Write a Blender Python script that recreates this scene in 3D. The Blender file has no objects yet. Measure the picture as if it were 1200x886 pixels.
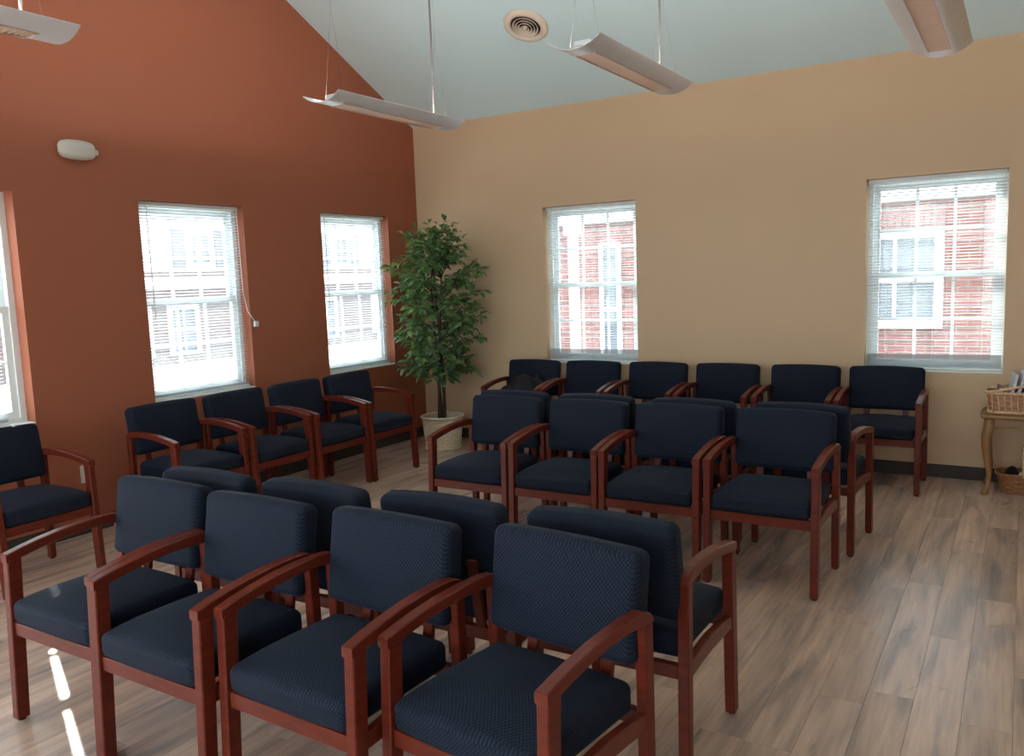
import bpy, bmesh, math, random
from mathutils import Vector, Matrix

# ------------------------------------------------------------------ camera
sc = bpy.context.scene
COL = sc.collection
R = math.radians
CAM = Vector((5.1535, -6.6526, 1.55))
F_PX, YAW, PITCH, ROLL = 973.09, R(-31.7345), R(-6.8495), R(-2.0696)
_d = Vector((math.sin(YAW) * math.cos(PITCH), math.cos(YAW) * math.cos(PITCH), math.sin(PITCH)))
_r = Vector((math.cos(YAW), -math.sin(YAW), 0))
_u = _r.cross(_d)
_r2 = _r * math.cos(ROLL) + _u * math.sin(ROLL)
_u2 = -_r * math.sin(ROLL) + _u * math.cos(ROLL)
cam_data = bpy.data.cameras.new('camera')
cam = bpy.data.objects.new('camera', cam_data)
COL.objects.link(cam)
cam_data.sensor_fit = 'HORIZONTAL'
cam_data.sensor_width = 36
cam_data.lens = F_PX / 1200 * 36
cam_data.clip_start = 0.05
m = Matrix((_r2, _u2, -_d)).transposed().to_4x4()
m.translation = CAM
cam.matrix_world = m
sc.camera = cam

# ------------------------------------------------------------------ world, sun, exposure
SKY_STRENGTH = 7.5
SUN_STRENGTH = 16.0
LAMP_STRENGTH = 120.0
w = bpy.data.worlds.new('sky')
sc.world = w
w.use_nodes = True
bg = w.node_tree.nodes['Background']
bg.inputs[0].default_value = (0.86, 0.93, 1.0, 1)
bg.inputs[1].default_value = SKY_STRENGTH
sd = bpy.data.lights.new('sun', 'SUN')
sd.energy = SUN_STRENGTH
sd.angle = R(0.6)
sd.color = (1.0, 0.95, 0.88)
sun = bpy.data.objects.new('sun', sd)
COL.objects.link(sun)
SUN_DIR = Vector((0.908, -0.418, -0.60)).normalized()
sun.rotation_euler = SUN_DIR.to_track_quat('-Z', 'Y').to_euler()
sun.location = (-6, 4, 8)
sc.view_settings.view_transform = 'Standard'
sc.view_settings.look = 'None'
sc.view_settings.gamma = 1
sc.view_settings.use_curve_mapping = False
sc.view_settings.exposure = -0.10
sc.cycles.max_bounces = 10
sc.cycles.diffuse_bounces = 6
sc.cycles.transparent_max_bounces = 16
sc.cycles.sample_clamp_indirect = 6

# ------------------------------------------------------------------ materials
MATS = {}


def _new(name):
    mt = bpy.data.materials.new(name)
    mt.use_nodes = True
    nt = mt.node_tree
    return mt, nt, nt.nodes['Principled BSDF']


def link(nt, a, b):
    nt.links.new(a, b)


def mat(name, col, rough=0.5, metal=0.0, spec=0.5, var=0.06, scale=(8, 8, 8), bump=0.0, bscale=80, emit=None, estr=0):
    """plain material with a little procedural tone variation and relief"""
    mt, nt, b = _new(name)
    tc = nt.nodes.new('ShaderNodeTexCoord')
    mp = nt.nodes.new('ShaderNodeMapping')
    mp.inputs['Scale'].default_value = scale
    link(nt, tc.outputs['Object'], mp.inputs[0])
    nz = nt.nodes.new('ShaderNodeTexNoise')
    nz.inputs['Scale'].default_value = 1.0
    nz.inputs['Detail'].default_value = 4
    link(nt, mp.outputs[0], nz.inputs['Vector'])
    rp = nt.nodes.new('ShaderNodeValToRGB')
    rp.color_ramp.elements[0].position = 0.3
    rp.color_ramp.elements[1].position = 0.7
    rp.color_ramp.elements[0].color = tuple(c * (1 - var) for c in col) + (1,)
    rp.color_ramp.elements[1].color = tuple(min(1, c * (1 + var)) for c in col) + (1,)
    link(nt, nz.outputs[0], rp.inputs[0])
    link(nt, rp.outputs[0], b.inputs['Base Color'])
    b.inputs['Roughness'].default_value = rough
    b.inputs['Metallic'].default_value = metal
    b.inputs['Specular IOR Level'].default_value = spec
    if bump:
        n2 = nt.nodes.new('ShaderNodeTexNoise')
        n2.inputs['Scale'].default_value = bscale
        link(nt, tc.outputs['Object'], n2.inputs['Vector'])
        bp = nt.nodes.new('ShaderNodeBump')
        bp.inputs['Strength'].default_value = bump
        bp.inputs['Distance'].default_value = 0.002
        link(nt, n2.outputs[0], bp.inputs['Height'])
        link(nt, bp.outputs[0], b.inputs['Normal'])
    if emit:
        b.inputs['Emission Color'].default_value = emit + (1,)
        b.inputs['Emission Strength'].default_value = estr
    MATS[name] = mt
    return mt


ORANGE = mat('orange_paint', (0.37, 0.115, 0.062), 0.55, spec=0.3, var=0.02, scale=(1, 1, 1), bump=0.15, bscale=220)
TAN = mat('tan_paint', (0.645, 0.45, 0.29), 0.6, spec=0.3, var=0.02, scale=(1, 1, 1), bump=0.15, bscale=220)
AQUA = mat('aqua_ceiling_paint', (0.69, 0.87, 0.92), 0.75, spec=0.2, var=0.02, scale=(1, 1, 1), bump=0.1, bscale=200)
BASEB = mat('vinyl_baseboard', (0.055, 0.045, 0.04), 0.6, spec=0.25)
SUBF = mat('subfloor', (0.12, 0.09, 0.07), 0.8)
WOOD = mat('cherry_wood', (0.118, 0.0185, 0.0095), 0.32, var=0.22, scale=(14, 14, 60), spec=0.25)
WOODY = mat('cherry_wood_arm', (0.126, 0.0195, 0.0098), 0.28, var=0.2, scale=(40, 6, 40), spec=0.3)
GLIDE = mat('black_glide', (0.015, 0.013, 0.012), 0.5)
VINYL = mat('white_vinyl', (0.80, 0.84, 0.84), 0.35, var=0.01)
SILLM = mat('white_sill', (0.80, 0.82, 0.80), 0.4, var=0.01)
METALW = mat('white_lamp_metal', (0.74, 0.76, 0.80), 0.3, metal=0.15, var=0.03)
LOUVM = mat('lamp_louver', (0.50, 0.40, 0.34), 0.3, metal=0.3, var=0.03)
TUBE = mat('lamp_tube', (0.9, 0.85, 0.8), 0.4, emit=(1.0, 0.92, 0.84), estr=LAMP_STRENGTH)
WIRE = mat('steel_wire', (0.22, 0.19, 0.17), 0.4, metal=0.5)
CORD = mat('grey_cord', (0.13, 0.12, 0.12), 0.5)
CREAM = mat('cream_vent', (0.80, 0.68, 0.56), 0.45, var=0.02)
DARK = mat('vent_dark', (0.02, 0.015, 0.012), 0.7)
OFFW = mat('offwhite_plastic', (0.62, 0.58, 0.52), 0.4, var=0.02)
WICK = mat('pale_wicker', (0.74, 0.63, 0.47), 0.6, var=0.2, scale=(60, 60, 90), bump=0.3, bscale=300)
WICKB = mat('brown_wicker', (0.30, 0.135, 0.05), 0.55, var=0.35, scale=(60, 60, 90), bump=0.3, bscale=300)
WICKM = mat('reddish_wicker', (0.46, 0.235, 0.13), 0.55, var=0.3, scale=(60, 60, 90), bump=0.3, bscale=300)
WICKT = mat('tan_wicker', (0.66, 0.44, 0.26), 0.55, var=0.3, scale=(60, 60, 90), bump=0.3, bscale=300)
SOIL = mat('dark_moss', (0.045, 0.032, 0.02), 0.9, var=0.4, scale=(40, 40, 40), bump=0.8, bscale=60)
BARK = mat('ficus_bark', (0.075, 0.055, 0.04), 0.8, var=0.35, scale=(30, 30, 12))
OAKT = mat('honey_oak', (0.27, 0.145, 0.055), 0.4, var=0.25, scale=(10, 40, 40))
OAKL = mat('honey_oak_leg', (0.30, 0.15, 0.06), 0.4, var=0.25, scale=(40, 40, 8))
BLACKC = mat('black_cloth', (0.006, 0.006, 0.008), 0.85, var=0.3, scale=(20, 20, 20), bump=0.4, bscale=60)
PAPERG = mat('grey_magazine', (0.42, 0.42, 0.46), 0.4, var=0.35, scale=(30, 30, 14))
PAPERW = mat('white_magazine', (0.66, 0.64, 0.70), 0.4, var=0.2, scale=(25, 25, 25))
PAPERD = mat('dark_magazine', (0.05, 0.04, 0.05), 0.4, var=0.4, scale=(25, 25, 25))
PAPERB = mat('brown_magazine', (0.22, 0.09, 0.05), 0.5, var=0.3, scale=(25, 25, 25))
PLUSHW = mat('white_plush', (0.6, 0.56, 0.5), 0.9, var=0.1, bump=0.5, bscale=120)
OUTW = mat('outlet_white', (0.65, 0.60, 0.52), 0.4)
OUTD = mat('outlet_dark', (0.045, 0.035, 0.03), 0.4)
XWHITE = mat('exterior_white', (0.82, 0.82, 0.82), 0.6, var=0.02)
XGLASS = mat('exterior_glass', (0.10, 0.13, 0.17), 0.1, var=0.2, scale=(1, 1, 1))
XSHUT = mat('slate_shutter', (0.14, 0.15, 0.19), 0.6, var=0.1)
XROOF = mat('grey_shingle', (0.30, 0.30, 0.34), 0.8, var=0.2, scale=(4, 4, 8))
XGROUND = mat('pale_pavement', (0.42, 0.41, 0.40), 0.9, var=0.1, scale=(0.6, 0.6, 0.6))
XSOLD = mat('soldier_brick', (0.27, 0.10, 0.085), 0.8, var=0.25, scale=(4, 4, 4))


def brick_mat(name, c1, c2, mortar, axis):
    mt, nt, b = _new(name)
    tc = nt.nodes.new('ShaderNodeTexCoord')
    sp = nt.nodes.new('ShaderNodeSeparateXYZ')
    link(nt, tc.outputs['Object'], sp.inputs[0])
    cb = nt.nodes.new('ShaderNodeCombineXYZ')
    link(nt, sp.outputs[axis], cb.inputs[0])
    link(nt, sp.outputs[2], cb.inputs[1])
    br = nt.nodes.new('ShaderNodeTexBrick')
    br.inputs['Color1'].default_value = c1 + (1,)
    br.inputs['Color2'].default_value = c2 + (1,)
    br.inputs['Mortar'].default_value = mortar + (1,)
    br.inputs['Scale'].default_value = 1.0
    br.inputs['Brick Width'].default_value = 0.21
    br.inputs['Row Height'].default_value = 0.075
    br.inputs['Mortar Size'].default_value = 0.007
    link(nt, cb.outputs[0], br.inputs['Vector'])
    link(nt, br.outputs['Color'], b.inputs['Base Color'])
    bp = nt.nodes.new('ShaderNodeBump')
    bp.inputs['Strength'].default_value = 0.4
    bp.inputs['Distance'].default_value = 0.01
    bp.invert = True
    link(nt, br.outputs['Fac'], bp.inputs['Height'])
    link(nt, bp.outputs[0], b.inputs['Normal'])
    b.inputs['Roughness'].default_value = 0.85
    return mt


BRICKX = brick_mat('red_brick', (0.27, 0.105, 0.09), (0.19, 0.075, 0.068), (0.32, 0.27, 0.255), 0)
BRICKY = brick_mat('pale_red_brick', (0.15, 0.105, 0.11), (0.12, 0.085, 0.09), (0.2, 0.18, 0.18), 1)


def fabric_mat():
    mt, nt, b = _new('navy_dotted_fabric')
    tc = nt.nodes.new('ShaderNodeTexCoord')
    mp = nt.nodes.new('ShaderNodeMapping')
    mp.inputs['Rotation'].default_value = (0, 0, R(45))
    mp.inputs['Scale'].default_value = (120, 120, 1)
    sp = nt.nodes.new('ShaderNodeSeparateXYZ')
    link(nt, tc.outputs['Object'], sp.inputs[0])
    df = nt.nodes.new('ShaderNodeMath')
    df.operation = 'SUBTRACT'
    link(nt, sp.outputs[1], df.inputs[0])
    link(nt, sp.outputs[2], df.inputs[1])
    cb = nt.nodes.new('ShaderNodeCombineXYZ')
    link(nt, sp.outputs[0], cb.inputs[0])
    link(nt, df.outputs[0], cb.inputs[1])
    link(nt, cb.outputs[0], mp.inputs[0])
    vo = nt.nodes.new('ShaderNodeTexVoronoi')
    vo.voronoi_dimensions = '2D'
    vo.inputs['Randomness'].default_value = 0.12
    vo.inputs['Scale'].default_value = 1.0
    link(nt, mp.outputs[0], vo.inputs['Vector'])
    rp = nt.nodes.new('ShaderNodeValToRGB')
    rp.color_ramp.elements[0].position = 0.22
    rp.color_ramp.elements[0].color = (0.0150, 0.0220, 0.044, 1)
    rp.color_ramp.elements[1].position = 0.5
    rp.color_ramp.elements[1].color = (0.0042, 0.0064, 0.0125, 1)
    link(nt, vo.outputs['Distance'], rp.inputs[0])
    link(nt, rp.outputs[0], b.inputs['Base Color'])
    bp = nt.nodes.new('ShaderNodeBump')
    bp.inputs['Strength'].default_value = 0.35
    bp.inputs['Distance'].default_value = 0.002
    bp.invert = True
    link(nt, vo.outputs['Distance'], bp.inputs['Height'])
    link(nt, bp.outputs[0], b.inputs['Normal'])
    b.inputs['Roughness'].default_value = 0.75
    b.inputs['Specular IOR Level'].default_value = 0.15
    b.inputs['Sheen Weight'].default_value = 0.05
    b.inputs['Sheen Roughness'].default_value = 0.45
    b.inputs['Sheen Tint'].default_value = (0.55, 0.65, 0.85, 1)
    return mt


FABRIC = fabric_mat()


def plank_mat():
    mt, nt, b = _new('greige_vinyl_plank')
    geo = nt.nodes.new('ShaderNodeNewGeometry')
    oi = nt.nodes.new('ShaderNodeObjectInfo')
    sc_ = nt.nodes.new('ShaderNodeVectorMath')
    sc_.operation = 'SCALE'
    cmb = nt.nodes.new('ShaderNodeCombineXYZ')
    add = nt.nodes.new('ShaderNodeVectorMath')
    add.operation = 'ADD'
    mul = nt.nodes.new('ShaderNodeMath')
    mul.operation = 'MULTIPLY'
    mul.inputs[1].default_value = 57.0
    link(nt, oi.outputs['Random'], mul.inputs[0])
    link(nt, mul.outputs[0], cmb.inputs[0])
    link(nt, mul.outputs[0], cmb.inputs[1])
    link(nt, geo.outputs['Position'], add.inputs[0])
    link(nt, cmb.outputs[0], add.inputs[1])

    def noise(scale, detail, rough=0.5, dist=0.0):
        mp = nt.nodes.new('ShaderNodeMapping')
        mp.inputs['Scale'].default_value = scale
        link(nt, add.outputs[0], mp.inputs[0])
        n = nt.nodes.new('ShaderNodeTexNoise')
        n.inputs['Scale'].default_value = 1
        n.inputs['Detail'].default_value = detail
        n.inputs['Roughness'].default_value = rough
        n.inputs['Distortion'].default_value = dist
        link(nt, mp.outputs[0], n.inputs['Vector'])
        return n.outputs[0]
    broad = noise((10, 1.1, 1), 3, 0.5, 0.8)
    fine = noise((60, 3.0, 1), 5, 0.6, 0.3)
    knot = noise((5, 2.2, 1), 3, 0.55, 2.5)
    rp = nt.nodes.new('ShaderNodeValToRGB')
    e = rp.color_ramp.elements
    e[0].position = 0.30
    e[0].color = (0.30, 0.235, 0.212, 1)
    e[1].position = 0.66
    e[1].color = (0.66, 0.445, 0.335, 1)
    x = e.new(0.47)
    x.color = (0.52, 0.365, 0.290, 1)
    link(nt, broad, rp.inputs[0])
    # per-plank tone
    tone = nt.nodes.new('ShaderNodeMapRange')
    tone.inputs[3].default_value = 0.86
    tone.inputs[4].default_value = 1.12
    link(nt, oi.outputs['Random'], tone.inputs[0])
    fr = nt.nodes.new('ShaderNodeMapRange')
    fr.inputs[1].default_value = 0.3
    fr.inputs[2].default_value = 0.7
    fr.inputs[3].default_value = 0.84
    fr.inputs[4].default_value = 1.10
    link(nt, fine, fr.inputs[0])
    kr = nt.nodes.new('ShaderNodeMapRange')
    kr.inputs[1].default_value = 0.66
    kr.inputs[2].default_value = 0.78
    kr.inputs[3].default_value = 1.0
    kr.inputs[4].default_value = 0.55
    link(nt, knot, kr.inputs[0])
    m1 = nt.nodes.new('ShaderNodeMath'); m1.operation = 'MULTIPLY'
    link(nt, tone.outputs[0], m1.inputs[0]); link(nt, fr.outputs[0], m1.inputs[1])
    m2 = nt.nodes.new('ShaderNodeMath'); m2.operation = 'MULTIPLY'
    link(nt, m1.outputs[0], m2.inputs[0]); link(nt, kr.outputs[0], m2.inputs[1])
    link(nt, rp.outputs[0], sc_.inputs[0])
    link(nt, m2.outputs[0], sc_.inputs['Scale'])
    link(nt, sc_.outputs[0], b.inputs['Base Color'])
    b.inputs['Roughness'].default_value = 0.27
    b.inputs['Specular IOR Level'].default_value = 0.5
    bp = nt.nodes.new('ShaderNodeBump')
    bp.inputs['Strength'].default_value = 0.12
    bp.inputs['Distance'].default_value = 0.002
    link(nt, fine, bp.inputs['Height'])
    link(nt, bp.outputs[0], b.inputs['Normal'])
    return mt


PLANK = plank_mat()


def slat_mat():
    mt, nt, b = _new('white_blind_slat')
    nt.nodes.remove(b)
    out = nt.nodes['Material Output']
    d = nt.nodes.new('ShaderNodeBsdfDiffuse')
    d.inputs[0].default_value = (0.82, 0.86, 0.88, 1)
    t = nt.nodes.new('ShaderNodeBsdfTranslucent')
    t.inputs[0].default_value = (0.75, 0.80, 0.84, 1)
    mx = nt.nodes.new('ShaderNodeMixShader')
    mx.inputs[0].default_value = 0.25
    link(nt, d.outputs[0], mx.inputs[1]); link(nt, t.outputs[0], mx.inputs[2])
    link(nt, mx.outputs[0], out.inputs[0])
    return mt


SLAT = slat_mat()


def glass_mat():
    mt, nt, b = _new('window_glass')
    nt.nodes.remove(b)
    out = nt.nodes['Material Output']
    t = nt.nodes.new('ShaderNodeBsdfTransparent')
    t.inputs[0].default_value = (0.95, 0.98, 0.97, 1)
    g = nt.nodes.new('ShaderNodeBsdfGlossy')
    g.inputs['Roughness'].default_value = 0.02
    mx = nt.nodes.new('ShaderNodeMixShader')
    mx.inputs[0].default_value = 0.06
    link(nt, t.outputs[0], mx.inputs[1]); link(nt, g.outputs[0], mx.inputs[2])
    link(nt, mx.outputs[0], out.inputs[0])
    return mt


GLASS = glass_mat()


def refl_mat():
    mt, nt, b = _new('lamp_reflector')
    nt.nodes.remove(b)
    out = nt.nodes['Material Output']
    d = nt.nodes.new('ShaderNodeBsdfDiffuse')
    d.inputs[0].default_value = (0.85, 0.82, 0.78, 1)
    t = nt.nodes.new('ShaderNodeBsdfTranslucent')
    t.inputs[0].default_value = (0.95, 0.88, 0.82, 1)
    mx = nt.nodes.new('ShaderNodeMixShader')
    mx.inputs[0].default_value = 0.5
    link(nt, d.outputs[0], mx.inputs[1]); link(nt, t.outputs[0], mx.inputs[2])
    link(nt, mx.outputs[0], out.inputs[0])
    return mt


REFL = refl_mat()


def leaf_mat():
    mt, nt, b = _new('ficus_leaf')
    geo = nt.nodes.new('ShaderNodeNewGeometry')
    rp = nt.nodes.new('ShaderNodeValToRGB')
    e = rp.color_ramp.elements
    e[0].color = (0.07, 0.15, 0.08, 1)
    e[1].color = (0.27, 0.40, 0.14, 1)
    x = e.new(0.6)
    x.color = (0.125, 0.24, 0.11, 1)
    link(nt, geo.outputs['Random Per Island'], rp.inputs[0])
    link(nt, rp.outputs[0], b.inputs['Base Color'])
    b.inputs['Roughness'].default_value = 0.4
    out = nt.nodes['Material Output']
    t = nt.nodes.new('ShaderNodeBsdfTranslucent')
    t.inputs[0].default_value = (0.16, 0.30, 0.05, 1)
    mx = nt.nodes.new('ShaderNodeMixShader')
    mx.inputs[0].default_value = 0.28
    link(nt, b.outputs[0], mx.inputs[1]); link(nt, t.outputs[0], mx.inputs[2])
    link(nt, mx.outputs[0], out.inputs[0])
    return mt


LEAF = leaf_mat()

# ------------------------------------------------------------------ mesh helpers


def bx(bm, x0, x1, y0, y1, z0, z1):
    vs = [bm.verts.new(p) for p in ((x0, y0, z0), (x1, y0, z0), (x1, y1, z0), (x0, y1, z0),
                                    (x0, y0, z1), (x1, y0, z1), (x1, y1, z1), (x0, y1, z1))]
    for f in ((0, 3, 2, 1), (4, 5, 6, 7), (0, 1, 5, 4), (1, 2, 6, 5), (2, 3, 7, 6), (3, 0, 4, 7)):
        bm.faces.new([vs[i] for i in f])
    return vs


def prism(bm, pts, a0, a1, axis=0):
    """extrude a 2-D outline along an axis (0: x, outline in y,z; 1: y, outline in x,z; 2: z, outline in x,y)"""
    def P(p, a):
        return ((a, p[0], p[1]), (p[0], a, p[1]), (p[0], p[1], a))[axis]
    A = [bm.verts.new(P(p, a0)) for p in pts]
    B = [bm.verts.new(P(p, a1)) for p in pts]
    n = len(pts)
    bm.faces.new(A)
    bm.faces.new(B)
    for i in range(n):
        bm.faces.new((A[i], A[(i + 1) % n], B[(i + 1) % n], B[i]))
    return A + B


def bevel(bm, off, seg=1, ang=40):
    bmesh.ops.recalc_face_normals(bm, faces=bm.faces[:])
    ed = [e for e in bm.edges if len(e.link_faces) == 2 and e.calc_face_angle(0) > R(ang)]
    bmesh.ops.bevel(bm, geom=ed, offset=off, offset_type='OFFSET', segments=seg, profile=0.5, affect='EDGES', clamp_overlap=True)
    return bm


def tube(bm, pts, rad, n=8, cap=True):
    pts = [Vector(p) for p in pts]
    rads = rad if isinstance(rad, (list, tuple)) else [rad] * len(pts)
    rings = []
    prev = None
    for i, p in enumerate(pts):
        t = (pts[min(i + 1, len(pts) - 1)] - pts[max(i - 1, 0)]).normalized()
        if prev is None:
            a = Vector((0, 0, 1)) if abs(t.z) < 0.9 else Vector((1, 0, 0))
            nrm = t.cross(a).normalized()
        else:
            nrm = (prev - t * prev.dot(t)).normalized()
        prev = nrm
        bn = t.cross(nrm)
        rings.append([bm.verts.new(p + (nrm * math.cos(k * 2 * math.pi / n) + bn * math.sin(k * 2 * math.pi / n)) * rads[i]) for k in range(n)])
    for i in range(len(rings) - 1):
        for k in range(n):
            bm.faces.new((rings[i][k], rings[i][(k + 1) % n], rings[i + 1][(k + 1) % n], rings[i + 1][k]))
    if cap:
        bm.faces.new(rings[0][::-1])
        bm.faces.new(rings[-1])


def loft(bm, st, xa, xb, ch):
    """bar of chamfered rectangular section through stations (y, z_top, z_bottom)"""
    rings = []
    for y, zt, zb in st:
        pts = ((xa + ch, zt), (xb - ch, zt), (xb, zt - ch), (xb, zb + ch), (xb - ch, zb), (xa + ch, zb), (xa, zb + ch), (xa, zt - ch))
        rings.append([bm.verts.new((a, y, b)) for a, b in pts])
    for r0, r1 in zip(rings, rings[1:]):
        for k in range(8):
            bm.faces.new((r0[k], r0[(k + 1) % 8], r1[(k + 1) % 8], r1[k]))
    bm.faces.new(rings[0])
    bm.faces.new(rings[-1][::-1])


def lathe(bm, prof, n=32, closed=False, c=(0, 0, 0), sx=1.0, sy=1.0):
    rings = []
    for r, z in prof:
        rings.append([bm.verts.new((c[0] + sx * r * math.cos(k * 2 * math.pi / n), c[1] + sy * r * math.sin(k * 2 * math.pi / n), c[2] + z)) for k in range(n)])
    m_ = len(rings)
    for i in range(m_ if closed else m_ - 1):
        j = (i + 1) % m_
        for k in range(n):
            bm.faces.new((rings[i][k], rings[i][(k + 1) % n], rings[j][(k + 1) % n], rings[j][k]))
    if not closed:
        bm.faces.new(rings[0][::-1])
        bm.faces.new(rings[-1])


def roundbox(hx, hy, hz, r, inner=5, rs=3):
    """box with rounded edges and enough vertices inside each face to be bent"""
    def coords(h):
        a = [-h + r * i / rs for i in range(rs)] + [-h + r + (2 * h - 2 * r) * i / inner for i in range(inner + 1)] + [h - r + r * (i + 1) / rs for i in range(rs)]
        return a
    cx, cy, cz = coords(hx), coords(hy), coords(hz)
    bm = bmesh.new()
    vd = {}

    def V(x, y, z):
        k = (round(x, 6), round(y, 6), round(z, 6))
        if k not in vd:
            vd[k] = bm.verts.new(k)
        return vd[k]

    def grid(A, B, fn):
        for i in range(len(A) - 1):
            for j in range(len(B) - 1):
                bm.faces.new((fn(A[i], B[j]), fn(A[i + 1], B[j]), fn(A[i + 1], B[j + 1]), fn(A[i], B[j + 1])))
    for s in (-1, 1):
        grid(cx, cy, lambda a, b: V(a, b, s * hz))
        grid(cx, cz, lambda a, b: V(a, s * hy, b))
        grid(cy, cz, lambda a, b: V(s * hx, a, b))
    h = Vector((hx - r, hy - r, hz - r))
    for v in bm.verts:
        q = Vector([max(-h[i], min(h[i], v.co[i])) for i in range(3)])
        d = v.co - q
        if d.length > 1e-9:
            v.co = q + d.normalized() * r
    bmesh.ops.recalc_face_normals(bm, faces=bm.faces[:])
    return bm


def obj(name, bm, material, parent=None, smooth=False, loc=(0, 0, 0), rot=(0, 0, 0)):
    me = bm
    if isinstance(bm, bmesh.types.BMesh):
        bmesh.ops.recalc_face_normals(bm, faces=bm.faces[:])
        me = bpy.data.meshes.new(name)
        bm.to_mesh(me)
        bm.free()
        me.materials.append(material)
        if smooth:
            for p in me.polygons:
                p.use_smooth = True
    o = bpy.data.objects.new(name, me)
    COL.objects.link(o)
    o.location = loc
    o.rotation_euler = rot
    if parent:
        o.parent = parent
    return o


def box(name, material, x0, x1, y0, y1, z0, z1, parent=None, bev=0.0, seg=1):
    bm = bmesh.new()
    bx(bm, x0, x1, y0, y1, z0, z1)
    if bev:
        bevel(bm, bev, seg)
    return obj(name, bm, material, parent)


def tag(o, label=None, cat=None, group=None, kind=None):
    if label: o['label'] = label
    if cat: o['category'] = cat
    if group: o['group'] = group
    if kind: o['kind'] = kind
    return o


def empty(name, loc=(0, 0, 0), rz=0.0):
    o = bpy.data.objects.new(name, None)
    COL.objects.link(o)
    o.location = loc
    o.rotation_euler = (0, 0, rz)
    o.empty_display_size = 0.1
    return o


def copy_tree(o, parent=None):
    c = o.copy()
    COL.objects.link(c)
    c.parent = parent
    for ch in list(o.children):
        copy_tree(ch, c)
    return c


# ------------------------------------------------------------------ room
XR, YF = 8.2, -8.4             # right wall, front wall (behind the camera)
ZC, SL = 3.038, 0.511          # eave height at the back wall, ceiling slope
YM = YF / 2
ZRIDGE = ZC - SL * YM
ZB, ZT = 0.767, 2.172          # window sill and head
T = 0.18                       # wall thickness
LWIN = [(-4.795, -3.900), (-3.069, -2.176), (-1.341, -0.451)]
LWIN_FILL = [(-6.85, -5.60, 0.02, 2.60), (-8.20, -6.95, 0.02, 2.60)]   # unseen glazing added beside and behind the camera for more daylight
BWIN = [(1.426, 2.328), (4.145, 5.044)]


def wall_cells(lo, hi, zhi, wins, put):
    edges = [lo]
    for wn in sorted(wins):
        a, b = wn[:2]
        z0, z1 = wn[2:] if len(wn) > 2 else (ZB, ZT)
        put(edges[-1], a, 0, zhi)
        if z0 > 0: put(a, b, 0, z0)
        put(a, b, z1, zhi)
        edges.append(b)
    put(edges[-1], hi, 0, zhi)


# floor: slab and planks
floor = box('floor', SUBF, -T, XR + T, YF - T, T, -0.14, -0.012)
tag(floor, kind='structure')
PWD, PL, GAP = 0.152, 1.22, 0.0007


def plank_mesh(wd, ln):
    bm = bmesh.new()
    bx(bm, -wd / 2, wd / 2, -ln / 2, ln / 2, -0.012, 0)
    top = [e for e in bm.edges if all(abs(v.co.z) < 1e-6 for v in e.verts)]
    bmesh.ops.bevel(bm, geom=top, offset=0.0006, segments=1, affect='EDGES')
    bmesh.ops.recalc_face_normals(bm, faces=bm.faces[:])
    me = bpy.data.meshes.new('plank')
    bm.to_mesh(me)
    bm.free()
    me.materials.append(PLANK)
    return me


def in_view(x, y):
    q = Vector((x, y, 0)) - CAM
    z = q.dot(_d)
    if z < 0.3:
        return False
    px, py = 600 + F_PX * q.dot(_r2) / z, 443 - F_PX * q.dot(_u2) / z
    return -10 < px < 1210 and -10 < py < 896


rng = random.Random(5)
full = plank_mesh(PWD - GAP, PL - GAP)
cut_cache = {}
rest = bmesh.new()
i = 0
x = 0.0
nplank = 0
while x < XR:
    wd = min(PWD, XR - x)
    y = -rng.uniform(0.15, 1.0) * PL
    y1 = 0.0
    while y1 > YF:
        y0 = max(y, YF)
        if y1 - y0 > PL + 1e-6:
            y0 = y1 - PL
        cxp, cyp, ln = x + wd / 2, (y0 + y1) / 2, y1 - y0
        seen = any(in_view(cxp + a * wd / 2, cyp + b * ln / 2) for a in (-1, 1) for b in (-1, -0.5, 0, 0.5, 1))
        if seen and nplank < 300:
            if abs(ln - PL) < 1e-6 and abs(wd - PWD) < 1e-6:
                me = full
            else:
                key = (round(wd, 4), round(ln, 4))
                if key not in cut_cache:
                    cut_cache[key] = plank_mesh(wd - GAP, ln - GAP)
                me = cut_cache[key]
            obj('plank', me, None, floor, loc=(cxp, cyp, 0))
            nplank += 1
        else:
            bx(rest, x + GAP / 2, x + wd - GAP / 2, y0 + GAP / 2, y1 - GAP / 2, -0.012, 0)
        y1 = y0
        y = y0 - PL
    x += PWD
    i += 1
tag(obj('plank_field', rest, PLANK, floor), kind='stuff')

# walls
bm = bmesh.new()
wall_cells(YF - T, T, ZC, LWIN + LWIN_FILL, lambda a, b, z0, z1: bx(bm, -T, 0, a, b, z0, z1))
prism(bm, [(YF, ZC), (0.0, ZC), (0.0, ZC + 0.04), (YM, ZRIDGE + 0.04), (YF, ZC + 0.04)], -T, 0, 0)
tag(obj('wall_left', bm, ORANGE), kind='structure')
bm = bmesh.new()
wall_cells(0, XR, ZC, BWIN, lambda a, b, z0, z1: bx(bm, a, b, 0, T, z0, z1))
tag(obj('wall_back', bm, TAN), kind='structure')
bm = bmesh.new()
bx(bm, XR, XR + T, YF - T, T, 0, ZC)
prism(bm, [(YF, ZC), (0.0, ZC), (0.0, ZC + 0.04), (YM, ZRIDGE + 0.04), (YF, ZC + 0.04)], XR, XR + T, 0)
tag(obj('wall_right', bm, TAN), kind='structure')
FWIN_FILL = [(0.5, 2.1, 0.30, 2.60), (2.5, 4.1, 0.30, 2.60), (4.5, 6.1, 0.30, 2.60)]  # unseen openings added behind the camera to let in fill daylight
bm = bmesh.new()
wall_cells(0, XR, ZC, FWIN_FILL, lambda a, b, z0, z1: bx(bm, a, b, YF - T, YF, z0, z1))
tag(obj('wall_front', bm, TAN), kind='structure')
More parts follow.
